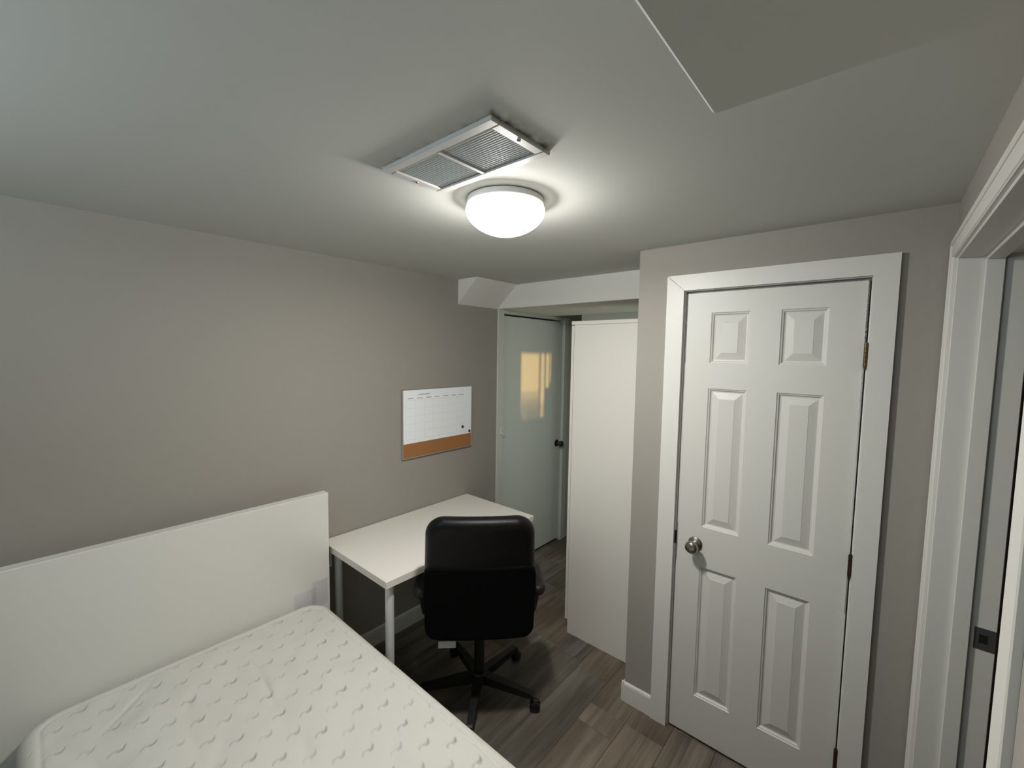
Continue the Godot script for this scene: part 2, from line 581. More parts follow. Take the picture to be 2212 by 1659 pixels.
func closet_door() -> void:
	var x0 := 1.503
	var x1 := 2.110
	var y0 := 0.012
	var y1 := 1.990
	var d := thing("door_1", Vector3(x0, 0, 0), "closed white six-panel door with a round silver knob", "door", 0.0, "structure")
	var xs := [1.605, 1.752, 1.856, 2.004]
	var rows := [[0.205, 0.802], [0.980, 1.584], [1.690, 1.902]]
	var s := shape()
	var zf := -0.003
	# stiles and rails
	var stops := [x0, xs[0], xs[1], xs[2], xs[3], x1]
	var levels := [y0, 0.205, 0.802, 0.980, 1.584, 1.690, 1.902, y1]
	for i in 5:
		for j in 7:
			if i % 2 == 1 and j % 2 == 1:
				continue
			var a := Vector3(stops[i], levels[j], zf)
			var b := Vector3(stops[i + 1], levels[j + 1], zf)
			quad_z(s, a, Vector3(b.x, a.y, zf), b, Vector3(a.x, b.y, zf))
	s.box(Vector3(x0, y0, -0.038), Vector3(x1, y1, -0.018))
	s.box(Vector3(x0, y0, -0.018), Vector3(x0 + 0.004, y1, zf)).box(Vector3(x1 - 0.004, y0, -0.018), Vector3(x1, y1, zf))
	s.box(Vector3(x0, y1 - 0.004, -0.018), Vector3(x1, y1, zf)).box(Vector3(x0, y0, -0.018), Vector3(x1, y0 + 0.004, zf))
	var slab := part("door_slab", s, M.door, d)
	slab.position.x = -x0
	for c in 2:
		for r in rows:
			var p := shape()
			var o := Rect2(xs[c * 2], r[0], xs[c * 2 + 1] - xs[c * 2], r[1] - r[0])
			var cuts := [[0.0, zf], [0.003, zf - 0.0035], [0.007, zf - 0.005], [0.011, zf - 0.0105], [0.016, zf - 0.0115], [0.042, zf - 0.0035], [0.0435, zf - 0.0025]]
			for k in cuts.size() - 1:
				ring(p, o.grow(-cuts[k][0]), cuts[k][1], o.grow(-cuts[k + 1][0]), cuts[k + 1][1])
			var q := o.grow(-0.0435)
			var z: float = zf - 0.0025
			quad_z(p, Vector3(q.position.x, q.position.y, z), Vector3(q.end.x, q.position.y, z), Vector3(q.end.x, q.end.y, z), Vector3(q.position.x, q.end.y, z))
			part("panel", p, M.door, slab, 12.0)
	# knob
	var kb := part("door_knob", shape().lathe([Vector2(0, -0.004), Vector2(0.031, -0.004), Vector2(0.031, 0.0), Vector2(0.028, 0.005), Vector2(0.014, 0.009), Vector2(0.0115, 0.014), Vector2(0.0115, 0.026), Vector2(0.016, 0.031), Vector2(0.0245, 0.038), Vector2(0.0275, 0.047), Vector2(0.026, 0.056), Vector2(0.0205, 0.062), Vector2(0.013, 0.0645), Vector2(0.0075, 0.0645), Vector2(0.0065, 0.062), Vector2(0.0, 0.061)], 32, Transform3D(Basis(Vector3.RIGHT, PI / 2), Vector3.ZERO)), M.steel, d, 50.0)
	kb.position = Vector3(1.583 - x0, 0.897, zf)
	part("latch_plate", bx(-0.0135, -0.001, 0.875, 0.935, -0.006, 0.0012, 0.0004), M.dark_steel, d)
	for y in [1.732, 0.985, 0.246]:
		var h := shape()
		for k in 5:
			var a: float = y - 0.038 + k * 0.0152
			h.lathe([Vector2(0, a), Vector2(0.0052, a), Vector2(0.006, a + 0.001), Vector2(0.006, a + 0.0142), Vector2(0.0052, a + 0.015), Vector2(0, a + 0.015)], 12, Transform3D(Basis.IDENTITY, Vector3(x1 - x0 + 0.002, 0, 0.0035)))
		h.lathe([Vector2(0, y + 0.038), Vector2(0.0045, y + 0.038), Vector2(0.0045, y + 0.041), Vector2(0.002, y + 0.044), Vector2(0, y + 0.044)], 12, Transform3D(Basis.IDENTITY, Vector3(x1 - x0 + 0.002, 0, 0.0035)))
		h.lathe([Vector2(0, y - 0.052), Vector2(0.002, y - 0.052), Vector2(0.0042, y - 0.045), Vector2(0.0042, y - 0.038), Vector2(0, y - 0.038)], 12, Transform3D(Basis.IDENTITY, Vector3(x1 - x0 + 0.002, 0, 0.0035)))
		part("hinge", h, M.brass if y > 1.5 else M.rust, d)
	# frame: jamb and mitred casing
	var t := thing("trim_2", Vector3(1.803, 0, 0), "flat white casing around the six-panel door", "trim", 0.0, "structure")
	var xf := Transform3D(Basis.IDENTITY, Vector3(-1.803, 0, 0))
	var jb := shape()
	jb.box(Vector3(1.488, 0, -0.1), Vector3(1.4985, 2.002, 0.001), 0.001, xf).box(Vector3(2.1145, 0, -0.1), Vector3(2.125, 2.002, 0.001), 0.001, xf).box(Vector3(1.4985, 1.996, -0.1), Vector3(2.1145, 2.004, 0.001), 0.001, xf)
	jb.box(Vector3(1.4985, 0, -0.075), Vector3(1.511, 1.996, -0.039), 0.001, xf).box(Vector3(2.102, 0, -0.075), Vector3(2.1145, 1.996, -0.039), 0.001, xf).box(Vector3(1.511, 1.984, -0.075), Vector3(2.102, 1.996, -0.039), 0.001, xf)
	part("jamb", jb, M.trim, t)
	var ix0 := 1.4935
	var ix1 := 2.1185
	var iy := 1.9995
	var ox0 := 1.420
	var ox1 := 2.184
	var oy := 2.0665
	var th := 0.017
	var base := Transform3D(Basis.IDENTITY, Vector3(-1.803, 0, 0))
	part("casing_board", shape().prism(PackedVector2Array([Vector2(ox0, 0), Vector2(ix0, 0), Vector2(ix0, iy), Vector2(ox0, oy - 0.001)]), th, base), M.trim, t)
	part("casing_board", shape().prism(PackedVector2Array([Vector2(ix1, 0), Vector2(ox1, 0), Vector2(ox1, oy), Vector2(ix1, iy)]), th, base), M.trim, t)
	part("casing_board", shape().prism(PackedVector2Array([Vector2(ix0 + 0.0012, iy), Vector2(ix1, iy), Vector2(ox1, oy), Vector2(ox0 + 0.0012, oy)]), th - 0.0008, base), M.trim, t)

func grey_door() -> void:
	var xp := -0.020
	var d := thing("door_2", Vector3(xp, 0, -0.50), "flat grey-painted door in the alcove with a dark knob", "door", 0.0, "structure")
	part("door_slab", bx(-0.036, 0.0, 0.022, 2.0, -0.786, -0.004, 0.002), M.grey_door, d)
	var kb := part("door_knob", shape().lathe([Vector2(0, -0.002), Vector2(0.032, -0.002), Vector2(0.031, 0.004), Vector2(0.014, 0.009), Vector2(0.0115, 0.016), Vector2(0.0115, 0.028), Vector2(0.022, 0.036), Vector2(0.027, 0.048), Vector2(0.025, 0.058), Vector2(0.015, 0.064), Vector2(0, 0.065)], 24, Transform3D(Basis(Vector3.BACK, -PI / 2), Vector3.ZERO)), M.knob, d, 50.0)
	kb.position = Vector3(0, 0.915, -0.735)
	part("hinge", bx(-0.003, 0.004, 1.69, 1.79, -0.007, 0.003, 0.001), M.dark_steel, d)
	var sc := shape()
	for k in [[-0.13, 1.905, 0.018], [-0.165, 1.902, 0.006], [-0.19, 1.899, 0.014], [-0.225, 1.896, 0.008], [-0.25, 1.894, 0.02]]:
		sc.box(Vector3(-0.0002, k[1] - 0.004, k[0] - k[2]), Vector3(0.0005, k[1] + 0.002, k[0]))
	part("scuff_mark", sc, M.slat, d)
	var t := thing("trim_3", Vector3(0, 0, -0.9), "pale door frame around the grey alcove door", "trim", 0.0, "structure")
	part("casing_board", bx(-0.10, 0.006, 0, 2.04, 0.417, 0.487, 0.003), M.old_trim, t)
	part("casing_board", bx(-0.10, 0.006, 0, 2.04, -0.464, -0.392, 0.003), M.old_trim, t)
	part("casing_board", bx(-0.10, 0.004, 2.012, 2.0395, -0.392, 0.417, 0.002), M.old_trim, t)
	part("door_stop", bx(-0.115, -0.058, 0, 2.012, -0.392, -0.35, 0.001), M.old_trim, t)
	part("backing", bx(-0.13, -0.116, 0, 2.04, -0.47, 0.49), M.dark_gap, t)
	var hk := shape()
	hk.box(Vector3(0.006, 1.10, 0.428), Vector3(0.010, 1.165, 0.446), 0.001)
	hk.tube([Vector3(0.008, 1.125, 0.437), Vector3(0.014, 1.108, 0.437), Vector3(0.024, 1.104, 0.433), Vector3(0.031, 1.112, 0.430), Vector3(0.033, 1.122, 0.429)], [0.0045, 0.0045, 0.0045, 0.0045, 0.004], 10)
	var h := part("hook", hk, M.label, t)
	h.set_meta("label", "small white plastic hook")

func doorway() -> void:
	var t := thing("trim_4", Vector3(W, 0, 0), "white frame of the open doorway on the right", "trim", 0.0, "structure")
	var f := -0.011
	# room-side casing: a moulded profile, leg and head
	var c := shape()
	c.box(Vector3(f, 0, 0.010), Vector3(0.002, 2.082, 0.0705), 0.002)
	c.box(Vector3(f - 0.004, 0, 0.012), Vector3(f + 0.002, 2.080, 0.026), 0.002)
	c.box(Vector3(f - 0.002, 0, 0.056), Vector3(f + 0.002, 2.03, 0.064), 0.0015)
	part("casing_board", c, M.trim, t)
	c = shape()
	c.box(Vector3(f, 2.024, 0.0705), Vector3(0.002, 2.082, 1.117), 0.002)
	c.box(Vector3(f - 0.004, 2.066, 0.020), Vector3(f + 0.002, 2.080, 1.117), 0.002)
	c.box(Vector3(f - 0.002, 2.026, 0.062), Vector3(f + 0.002, 2.034, 1.056), 0.0015)
	part("casing_board", c, M.trim, t)
	part("jamb", bx(-0.002, 0.147, 0, 2.030, 0.0715, 0.085, 0.0015), M.trim, t)
	part("jamb", bx(-0.002, 0.147, 2.018, 2.034, 0.085, 1.073, 0.0015), M.trim, t)
	part("door_stop", bx(0.054, 0.092, 0, 2.018, 0.085, 0.097, 0.0018), M.trim, t)
	part("door_stop", bx(0.054, 0.092, 2.006, 2.018, 0.097, 1.058, 0.0018), M.trim, t)
	var sp := shape()
	sp.box(Vector3(0.102, 0.868, 0.0845), Vector3(0.113, 0.934, 0.0862), 0.0006).box(Vector3(0.131, 0.868, 0.0845), Vector3(0.146, 0.934, 0.0862), 0.0006)
	sp.box(Vector3(0.113, 0.868, 0.0845), Vector3(0.131, 0.888, 0.0862), 0.0006).box(Vector3(0.113, 0.914, 0.0845), Vector3(0.131, 0.934, 0.0862), 0.0006)
	part("strike_plate", sp, M.plate, t).set_meta("label", "dark metal strike plate with a square hole")
	part("strike_hole", bx(0.1125, 0.1315, 0.8875, 0.9145, 0.0846, 0.0853), M.dark_gap, t)
	part("jamb", bx(-0.002, 0.147, 0, 2.030, 1.058, 1.073, 0.0015), M.trim, t)
	part("casing_board", bx(f, 0.002, 0, 2.023, 1.057, 1.116, 0.002), M.trim, t)

# ---------------------------------------------------------------- ceiling fittings
func ceiling_lamp() -> void:
	var l := thing("ceiling_lamp", Vector3(1.235, H, 0.885), "round flush ceiling lamp with a glowing white dome", "lamp")
	part("base_ring", shape().lathe([Vector2(0, 0), Vector2(0.114, 0), Vector2(0.119, -0.003), Vector2(0.1205, -0.008), Vector2(0.1205, -0.019), Vector2(0.117, -0.022), Vector2(0.06, -0.022), Vector2(0, -0.022)], 64), M.lamp_white, l)
	var prof := [Vector2(0, -0.0235), Vector2(0.112, -0.0235), Vector2(0.1215, -0.027), Vector2(0.1245, -0.034)]
	for k in range(1, 15):
		var a := PI * 0.5 * k / 14.0
		prof.append(Vector2(0.1245 * pow(cos(a), 1.18), -0.034 - 0.079 * sin(a)))
	prof[prof.size() - 1] = Vector2(0, -0.113)
	part("diffuser", shape().lathe(prof, 64), M.diffuser, l, 60.0)
	var o := OmniLight3D.new()
	o.name = "lamp_light"
	l.add_child(o)
	o.position = Vector3(0, -0.043, 0)
	o.light_color = LAMP_COLOR
	o.light_energy = LAMP_ENERGY
	o.light_size = 0.035
	o.omni_range = 8.0
	o.omni_attenuation = 2.0
	o.shadow_enabled = true
	# most of the light leaves the dome downwards
	var d := AreaLight3D.new()
	d.name = "lamp_down_light"
	l.add_child(d)
	d.position = Vector3(0, -0.09, 0)
	d.rotation.x = -PI / 2
	d.area_size = Vector2(0.14, 0.14)
	d.light_color = LAMP_COLOR
	d.light_energy = LAMP_DOWN
	d.shadow_enabled = true

func ceiling_vent() -> void:
	var c := Vector3(1.336, H, 1.160)
	var v := thing("ceiling_vent", c, "rectangular white return-air grille on the ceiling beside the lamp", "vent", deg_to_rad(0.0))
	var hw := 0.197
	var hd := 0.102
	var fr := shape()
	for q in [[-hw, hw, -hd, -hd + 0.026], [-hw, hw, hd - 0.026, hd], [-hw, -hw + 0.026, -hd + 0.026, hd - 0.026], [hw - 0.026, hw, -hd + 0.026, hd - 0.026]]:
		fr.box(Vector3(q[0], -0.010, q[2]), Vector3(q[1], 0.001, q[3]), 0.0025)
	part("frame", fr, M.vent, v)
	part("center_bar", bx(-0.006, 0.006, -0.010, 0.012, -hd + 0.026, hd - 0.026, 0.001), M.vent, v)
	var n := 18
	for side in [-1, 1]:
		var a: float = 0.0065 if side > 0 else -hw + 0.0265
		var b: float = hw - 0.0265 if side > 0 else -0.0065
		for k in n:
			var z := -hd + 0.030 + (2.0 * hd - 0.060) * (k + 0.5) / n
			var s := shape().box(Vector3(a, -0.0006, -0.0046), Vector3(b, 0.0006, 0.0046), 0.0003, Transform3D(Basis(Vector3.RIGHT, deg_to_rad(-35)), Vector3.ZERO))
			var o := part("slat", s, M.slat, v)
			o.position = Vector3(0, -0.0035, z)
	part("duct", duct(hw - 0.026, hd - 0.026), M.duct, v)
	for sx in [-1, 1]:
		var sc := part("screw", shape().lathe([Vector2(0, 0.002), Vector2(0.0042, 0.002), Vector2(0.0042, -0.0008), Vector2(0.003, -0.0022), Vector2(0, -0.0026)], 14), M.steel, v)
		sc.position = Vector3(sx * (hw - 0.0125), -0.010, 0.0)

func duct(w: float, d: float) -> Shape:
	var s := shape()
	s.box(Vector3(-w, 0.085, -d), Vector3(w, 0.09, d))
	return s

# ---------------------------------------------------------------- furniture
func wardrobe() -> void:
	var w := thing("wardrobe", Vector3(0.780, 0, -0.239), "tall white wardrobe standing behind the wall corner", "wardrobe")
	part("side_panel", bx(0.0, 0.497, 0, 1.889, -0.018, 0.0, 0.001), M.laminate, w)
	part("side_panel", bx(0.0, 0.497, 0, 1.889, -0.478, -0.460, 0.001), M.laminate, w)
	part("top_panel", bx(-0.020, 0.499, 1.890, 1.911, -0.479, 0.001, 0.0012), M.laminate, w)
	part("back_panel", bx(0.490, 0.4965, 0.05, 1.889, -0.460, -0.018), M.laminate, w)
	part("plinth", bx(0.022, 0.040, 0, 0.075, -0.460, -0.018), M.laminate, w)
	part("bottom_panel", bx(0.0, 0.490, 0.075, 0.093, -0.460, -0.018), M.laminate, w)
	var d := part("door", bx(-0.020, -0.003, 0.084, 1.886, -0.236, -0.001, 0.0012), M.laminate, w)
	var d2 := part("door", bx(-0.020, -0.003, 0.084, 1.886, -0.477, -0.239, 0.0012), M.laminate, w)
	for q in [[d, -0.215], [d2, -0.260]]:
		part("handle", shape().tube([Vector3(-0.019, 0.96, q[1]), Vector3(-0.042, 0.965, q[1]), Vector3(-0.045, 0.985, q[1]), Vector3(-0.045, 1.07, q[1]), Vector3(-0.042, 1.09, q[1]), Vector3(-0.019, 1.095, q[1])], [0.005], 10), M.alu, q[0])

func desk() -> void:
	var d := thing("desk", DESK_AT, "white rectangular desk with round white legs against the wall", "desk", DESK_TURN)
	# local: x from the wall outwards, z along the wall (towards the bed)
	part("tabletop", bx(0.0, 0.599, 0.696, 0.730, -1.03, 0.0, 0.0018), M.laminate, d)
	for p in [Vector2(0.075, -0.052), Vector2(0.555, -0.045), Vector2(0.06, -0.975), Vector2(0.54, -0.975)]:
		var lg := part("leg", shape().lathe([Vector2(0, 0.004), Vector2(0.017, 0.004), Vector2(0.0195, 0.02), Vector2(0.0195, 0.69), Vector2(0.034, 0.692), Vector2(0.034, 0.6958), Vector2(0, 0.6958)], 24), M.leg_metal, d)
		lg.position = Vector3(p.x, 0, p.y)
		part("foot", shape().lathe([Vector2(0, 0), Vector2(0.018, 0), Vector2(0.019, 0.003), Vector2(0.016, 0.007), Vector2(0, 0.007)], 20), M.leg_metal, lg)
	var hk := shape()
	hk.box(Vector3(0.045, 0.60, -0.026), Vector3(0.055, 0.696, -0.018), 0.001)
	hk.tube([Vector3(0.05, 0.612, -0.022), Vector3(0.05, 0.607, -0.010), Vector3(0.05, 0.612, 0.004), Vector3(0.05, 0.626, 0.010), Vector3(0.05, 0.636, 0.008)], [0.004], 10)
	part("cable_hook", hk, M.label, d)

func bed() -> void:
	var b := thing("bed_frame", Vector3(0.12, 0, 1.46), "low bed frame with a plain white panel headboard", "bed")
	part("headboard", bx(-0.048, 0.0, 0, 1.017, -0.528, 0.62, 0.0022), M.bed_white, b)
	part("side_rail", bx(0.0, 1.94, 0.12, 0.36, -0.528, -0.500, 0.002), M.bed_white, b)
	part("side_rail", bx(0.0, 1.94, 0.12, 0.36, 0.565, 0.593, 0.002), M.bed_white, b)
	part("footboard", bx(1.94, 1.968, 0.0, 0.40, -0.528, 0.593, 0.002), M.bed_white, b)
	part("slatted_base", bx(0.0, 1.94, 0.25, 0.28, -0.50, 0.565), M.bed_white, b)

func mattress() -> void:
	# a rounded block with a quilted, slightly rumpled top
	var x0 := 0.126
	var x1 := 2.050
	var z0 := 0.985
	var z1 := 1.968
	var top := 0.510
	var rc := 0.11
	var re := 0.045
	var nx := 620
	var nz := 320
	var n := FastNoiseLite.new()
	n.seed = 12
	n.frequency = 2.6
	n.fractal_octaves = 3
	var v := PackedVector3Array()
	var tint := PackedColorArray()
	var creases := [[Vector2(0.19, 1.62), Vector2(0.385, 1.81), 0.010, -0.0055], [Vector2(0.35, 1.375), Vector2(0.47, 1.36), 0.009, -0.004], [Vector2(0.46, 1.365), Vector2(0.64, 1.385), 0.011, -0.007], [Vector2(0.38, 1.555), Vector2(0.48, 1.60), 0.013, -0.006], [Vector2(0.48, 1.60), Vector2(0.78, 1.62), 0.02, -0.005], [Vector2(0.80, 1.36), Vector2(1.02, 1.42), 0.018, -0.004], [Vector2(1.05, 1.17), Vector2(1.25, 1.33), 0.02, -0.004], [Vector2(0.62, 1.5), Vector2(0.95, 1.72), 0.02, -0.005], [Vector2(0.3, 1.9), Vector2(0.7, 1.72), 0.02, -0.005]]
	var sides := 6
	for i in nx + 1:
		for j in nz + 1:
			var fu := edge_grid(i / float(nx))
			var fw := edge_grid(j / float(nz))
			var px := lerpf(x0, x1, fu)
			var pz := lerpf(z0, z1, fw)
			# distance from the rim, with rounded corners
			var ax := minf(px - x0, x1 - px)
			var az := minf(pz - z0, z1 - pz)
			var d := minf(ax, az)
			if ax < rc and az < rc:
				var a := rc - ax
				var b := rc - az
				var m := maxf(a, b)
				var l := sqrt(a * a + b * b)
				if l > 1e-6:
					var k := m / l
					a *= k
					b *= k
				d = rc - m
				px = x0 + rc - a if px - x0 < x1 - px else x1 - rc + a
				pz = z0 + rc - b if pz - z0 < z1 - pz else z1 - rc + b
			var y := top
			if d < re:
				y -= re - sqrt(maxf(re * re - (re - d) * (re - d), 0.0))
			var f := clampf((d - 0.012) / 0.06, 0.0, 1.0)
			var st_depth := 0.0
			# piping seam inside the rim
			y -= 0.0035 * exp(-pow((d - 0.050) / 0.006, 2.0))
			y += f * n.get_noise_2d(px, pz) * 0.016
			if f > 0.0:
				st_depth = quilt(px, pz)
				y += f * st_depth
				for c in creases:
					var ca: Vector2 = c[0]
					var cb: Vector2 = c[1]
					var p := Vector2(px, pz)
					var w := clampf((p - ca).dot(cb - ca) / (cb - ca).length_squared(), 0.0, 1.0)
					var dd: float = (p - ca.lerp(cb, w)).length() / c[2]
					if dd < 3.0:
						y += f * c[3] * exp(-dd * dd) * sin(PI * clampf(w, 0.06, 0.94))
			v.append(Vector3(px, y, pz))
			var dent_shade := clampf(-st_depth * f / QUILT_DEPTH, 0.0, 1.0)
			tint.append(Color.WHITE.lerp(Color(0.50, 0.50, 0.47), dent_shade))  # shade painted into the stitch dents, deeper is darker
	var idx := PackedInt32Array()
	var st := nz + 1
	for i in nx:
		for j in nz:
			var a := i * st + j
			idx.append_array([a, a + st, a + st + 1, a, a + st + 1, a + 1])
	# side walls from the rim down
	var rim := PackedInt32Array()
	for i in nx:
		rim.append(i * st)
	for j in nz:
		rim.append(nx * st + j)
	for i in nx:
		rim.append((nx - i) * st + nz)
	for j in nz:
		rim.append(nz - j)
	var prev := rim
	for k in range(1, sides + 1):
		var f := k / float(sides)
		var cur := PackedInt32Array()
		for r in rim.size():
			var p := v[rim[r]]
			var inset := 0.0
			if k == sides:
				inset = 0.02
			p.y = lerpf(top - re, 0.2805, minf(f * 1.05, 1.0))
			p.x += inset * (1.0 if p.x < 1.0 else -1.0) * (1.0 if absf(p.x - 1.088) > 0.9 else 0.0)
			p.z += inset * (1.0 if p.z < 1.47 else -1.0) * (1.0 if absf(p.z - 1.4765) > 0.45 else 0.0)
			cur.append(v.size())
			v.append(p)
			tint.append(Color.WHITE)
		for r in rim.size():
			var q := (r + 1) % rim.size()
			idx.append_array([prev[r], cur[q], prev[q], prev[r], cur[r], cur[q]])
		prev = cur
	var nn := PackedVector3Array()
	nn.resize(v.size())
	# outward is clockwise from outside
	for i in range(0, idx.size(), 3):
		var g := (v[idx[i + 2]] - v[idx[i]]).cross(v[idx[i + 1]] - v[idx[i]])
		nn[idx[i]] += g
		nn[idx[i + 1]] += g
		nn[idx[i + 2]] += g
	for i in nn.size():
		nn[i] = nn[i].normalized()
	var arr := []
	arr.resize(Mesh.ARRAY_MAX)
	arr[Mesh.ARRAY_VERTEX] = v
	arr[Mesh.ARRAY_NORMAL] = nn
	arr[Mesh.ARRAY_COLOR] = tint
	arr[Mesh.ARRAY_INDEX] = idx
	var m := ArrayMesh.new()
	m.add_surface_from_arrays(Mesh.PRIMITIVE_TRIANGLES, arr)
	var o := thing("mattress", Vector3.ZERO, "bare off-white quilted mattress lying on the bed", "mattress")
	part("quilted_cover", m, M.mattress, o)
	part("plastic_wrap", bx(0.1222, 0.1229, 0.46, 0.560, 1.002, 1.105), M.film, o).set_meta("label", "clear plastic wrap sticking up at the corner")
	part("plastic_wrap", bx(0.1232, 0.1238, 0.46, 0.590, 0.945, 1.022), M.film, o)

func edge_grid(f: float) -> float:
	# finer near both ends
	return f - 0.115 * sin(TAU * f) / TAU * 1.0 if false else lerpf(f, 0.5 - 0.5 * cos(PI * f), 0.30)

func quilt(x: float, z: float) -> float:
	# staggered short S-shaped stitches
	var best := 0.0
	var row := roundi((z - 1.08) / 0.0625)
	for dr in [-1, 0, 1]:
		var r: int = row + dr
		var zc := 1.08 + r * 0.0625
		var off := 0.056 if posmod(r, 2) == 1 else 0.0
		var c := roundf((x - 0.194 - off) / 0.1135)
		var xc := 0.194 + off + c * 0.1135
		var jit := sin(c * 12.9898 + r * 78.233) * 0.004
		var dx := x - xc - jit
		var dz := z - zc - jit * 0.6
		# along the stitch: towards -z with a little +x
		var u := -dz * 0.93 - dx * 0.36
		var w := dx * 0.93 - dz * 0.36
		if absf(u) < 0.034 and absf(w) < 0.03:
			var e := clampf((0.0265 - absf(u)) / 0.006, 0.0, 1.0)
			var a := w - 0.0062 * sin(u * 138.0)
			var b := w - 0.0078 - 0.003 * sin(u * 138.0 + 0.5)
			var vary := 0.72 + 0.28 * sin(c * 5.1 + r * 3.7)
			e *= vary * (0.75 + 0.25 * signf(u))
			var e2 := 0.7 * clampf((0.012 - absf(u - 0.006)) / 0.005, 0.0, 1.0)
			best = minf(best, -QUILT_DEPTH * maxf(e * exp(-a * a / 0.0000095), 0.8 * e2 * exp(-b * b / 0.000007)))
	return best

func office_chair() -> void:
	var ch := thing("office_chair", CHAIR_AT, "black swivel office chair pushed up to the desk", "chair", CHAIR_TURN)
	# local: the sitter looks along -z; the back stands at +z
	var bendb := func(p: Vector3) -> Vector3:
		var k := p.y / 0.29
		return Vector3(p.x * (1.0 - 0.05 * maxf(k, 0.0) - 0.02 * maxf(-k, 0.0)), p.y, p.z + 0.020 * k * k - 0.014 * (p.x / 0.24) * (p.x / 0.24))
	var bk := Node3D.new()
	bk.name = "backrest"
	ch.add_child(bk, true)
	bk.position = Vector3(0, BACK_Y, BACK_Z)
	bk.rotation.x = deg_to_rad(8.0)
	part("upper_cushion", shape().slab(0.247, 0.287, 0.085, 0.085, 0.042, bendb), M.black_leather, bk, 70.0)
	var bendl := func(p: Vector3) -> Vector3:
		var q := p + Vector3(0, -0.112, 0)
		return bendb.call(q)
	part("lower_cover", shape().slab(0.2475, 0.176, 0.05, 0.098, 0.012, bendl, Transform3D(Basis.IDENTITY, Vector3(0, 0, 0.002))), M.black_fabric, bk, 70.0)
	part("seat", shape().slab(0.245, 0.235, 0.075, 0.10, 0.045, null, Transform3D(Basis(Vector3.RIGHT, PI / 2), Vector3(0, 0.475, 0.0)), 0.012), M.black_fabric, ch, 70.0)
	part("seat_mechanism", shape().box(Vector3(-0.10, 0.385, -0.12), Vector3(0.10, 0.43, 0.16), 0.012).box(Vector3(-0.035, 0.43, 0.12), Vector3(0.035, 0.455, 0.20), 0.008).box(Vector3(-0.035, 0.43, 0.175), Vector3(0.035, 0.52, 0.195), 0.008), M.black_plastic, ch)
	part("lever", shape().tube([Vector3(0.08, 0.40, -0.02), Vector3(0.16, 0.395, 0.0), Vector3(0.20, 0.385, 0.01), Vector3(0.245, 0.38, 0.01)], [0.005, 0.005, 0.009, 0.009], 10), M.black_plastic, ch)
	for s in [-1.0, 1.0]:
		var am := Node3D.new()
		am.name = "armrest"
		ch.add_child(am, true)
		part("arm_pad", shape().slab(0.041, 0.125, 0.038, 0.046, 0.020, func(p: Vector3) -> Vector3: return Vector3(p.x, p.y, p.z + 0.35 * maxf(absf(p.y) - 0.05, 0.0) * 0.5 * signf(1.0)), Transform3D(Basis(Vector3.RIGHT, PI / 2), Vector3(s * ARM_X, ARM_Y, 0.075))), M.black_plastic, am, 60.0)
		part("arm_support", shape().tube([Vector3(s * ARM_X, ARM_Y - 0.01, 0.13), Vector3(s * ARM_X, ARM_Y - 0.07, 0.115), Vector3(s * (ARM_X - 0.005), ARM_Y - 0.17, 0.06), Vector3(s * (ARM_X - 0.03), 0.43, 0.04), Vector3(s * 0.17, 0.415, 0.03)], [0.02, 0.021, 0.021, 0.02, 0.018], 12), M.black_plastic, am, 60.0)
	part("gas_column", shape().lathe([Vector2(0, 0.07), Vector2(0.036, 0.07), Vector2(0.036, 0.10), Vector2(0.027, 0.11), Vector2(0.025, 0.29), Vector2(0.016, 0.295), Vector2(0.016, 0.39), Vector2(0, 0.39)], 24), M.black_plastic, ch)
	part("care_label", bx(-0.185, -0.107, 0.388, 0.42, 0.205, 0.2065), M.label, ch).set_meta("label", "white cloth label under the seat")
	var base := Node3D.new()
	base.name = "wheelbase"
	ch.add_child(base, true)
	base.rotation.y = -CHAIR_TURN
	part("hub", shape().lathe([Vector2(0, 0.06), Vector2(0.042, 0.06), Vector2(0.045, 0.075), Vector2(0.042, 0.105), Vector2(0.034, 0.115), Vector2(0, 0.115)], 24), M.black_plastic, base)
	for k in 5:
		var a := deg_to_rad(-19.0 - 72.0 * k)
		# leg: tapered bar sloping down to the caster
		var dir := Vector3(cos(a), 0, sin(a))
		var rot := Transform3D(Basis(dir, Vector3.UP, dir.cross(Vector3.UP)), Vector3.ZERO)
		var prof := PackedVector2Array([Vector2(0.03, 0.066), Vector2(0.03, 0.108), Vector2(0.12, 0.103), Vector2(0.285, 0.088), Vector2(0.296, 0.078), Vector2(0.292, 0.066), Vector2(0.27, 0.062)])
		var lg := shape()
		var pv := PackedVector3Array()
		var pt := PackedInt32Array()
		var np := prof.size()
		for side in [-1.0, 1.0]:
			for p in prof:
				pv.append(Vector3(p.x, p.y, side * lerpf(0.024, 0.0135, p.x / 0.29)))
		for i in np:
			var j := (i + 1) % np
			pt.append_array([i, j, j + np, i, j + np, i + np])
		for i in range(1, np - 1):
			pt.append_array([0, i + 1, i, np, np + i, np + i + 1])
		lg.piece(pv, pt, rot)
		part("leg", lg, M.black_plastic, base)
		var cs := shape()
		var cp := dir * 0.283
		var swing := Basis(Vector3.UP, 0.6 + k * 1.1)
		for s in [-1.0, 1.0]:
			cs.lathe([Vector2(0, -0.009), Vector2(0.021, -0.009), Vector2(0.025, -0.006), Vector2(0.025, 0.005), Vector2(0.019, 0.009), Vector2(0, 0.010)], 20, Transform3D(swing * Basis(Vector3.RIGHT, PI / 2 * s), cp + Vector3(0, 0.0252, 0) + swing * Vector3(0.016, 0, s * 0.0125)))
		cs.box(Vector3(-0.004, 0.028, -0.006), Vector3(0.034, 0.055, 0.006), 0.003, Transform3D(swing, cp))
		cs.lathe([Vector2(0, 0.03), Vector2(0.006, 0.03), Vector2(0.006, 0.07), Vector2(0, 0.07)], 10, Transform3D(Basis.IDENTITY, cp))
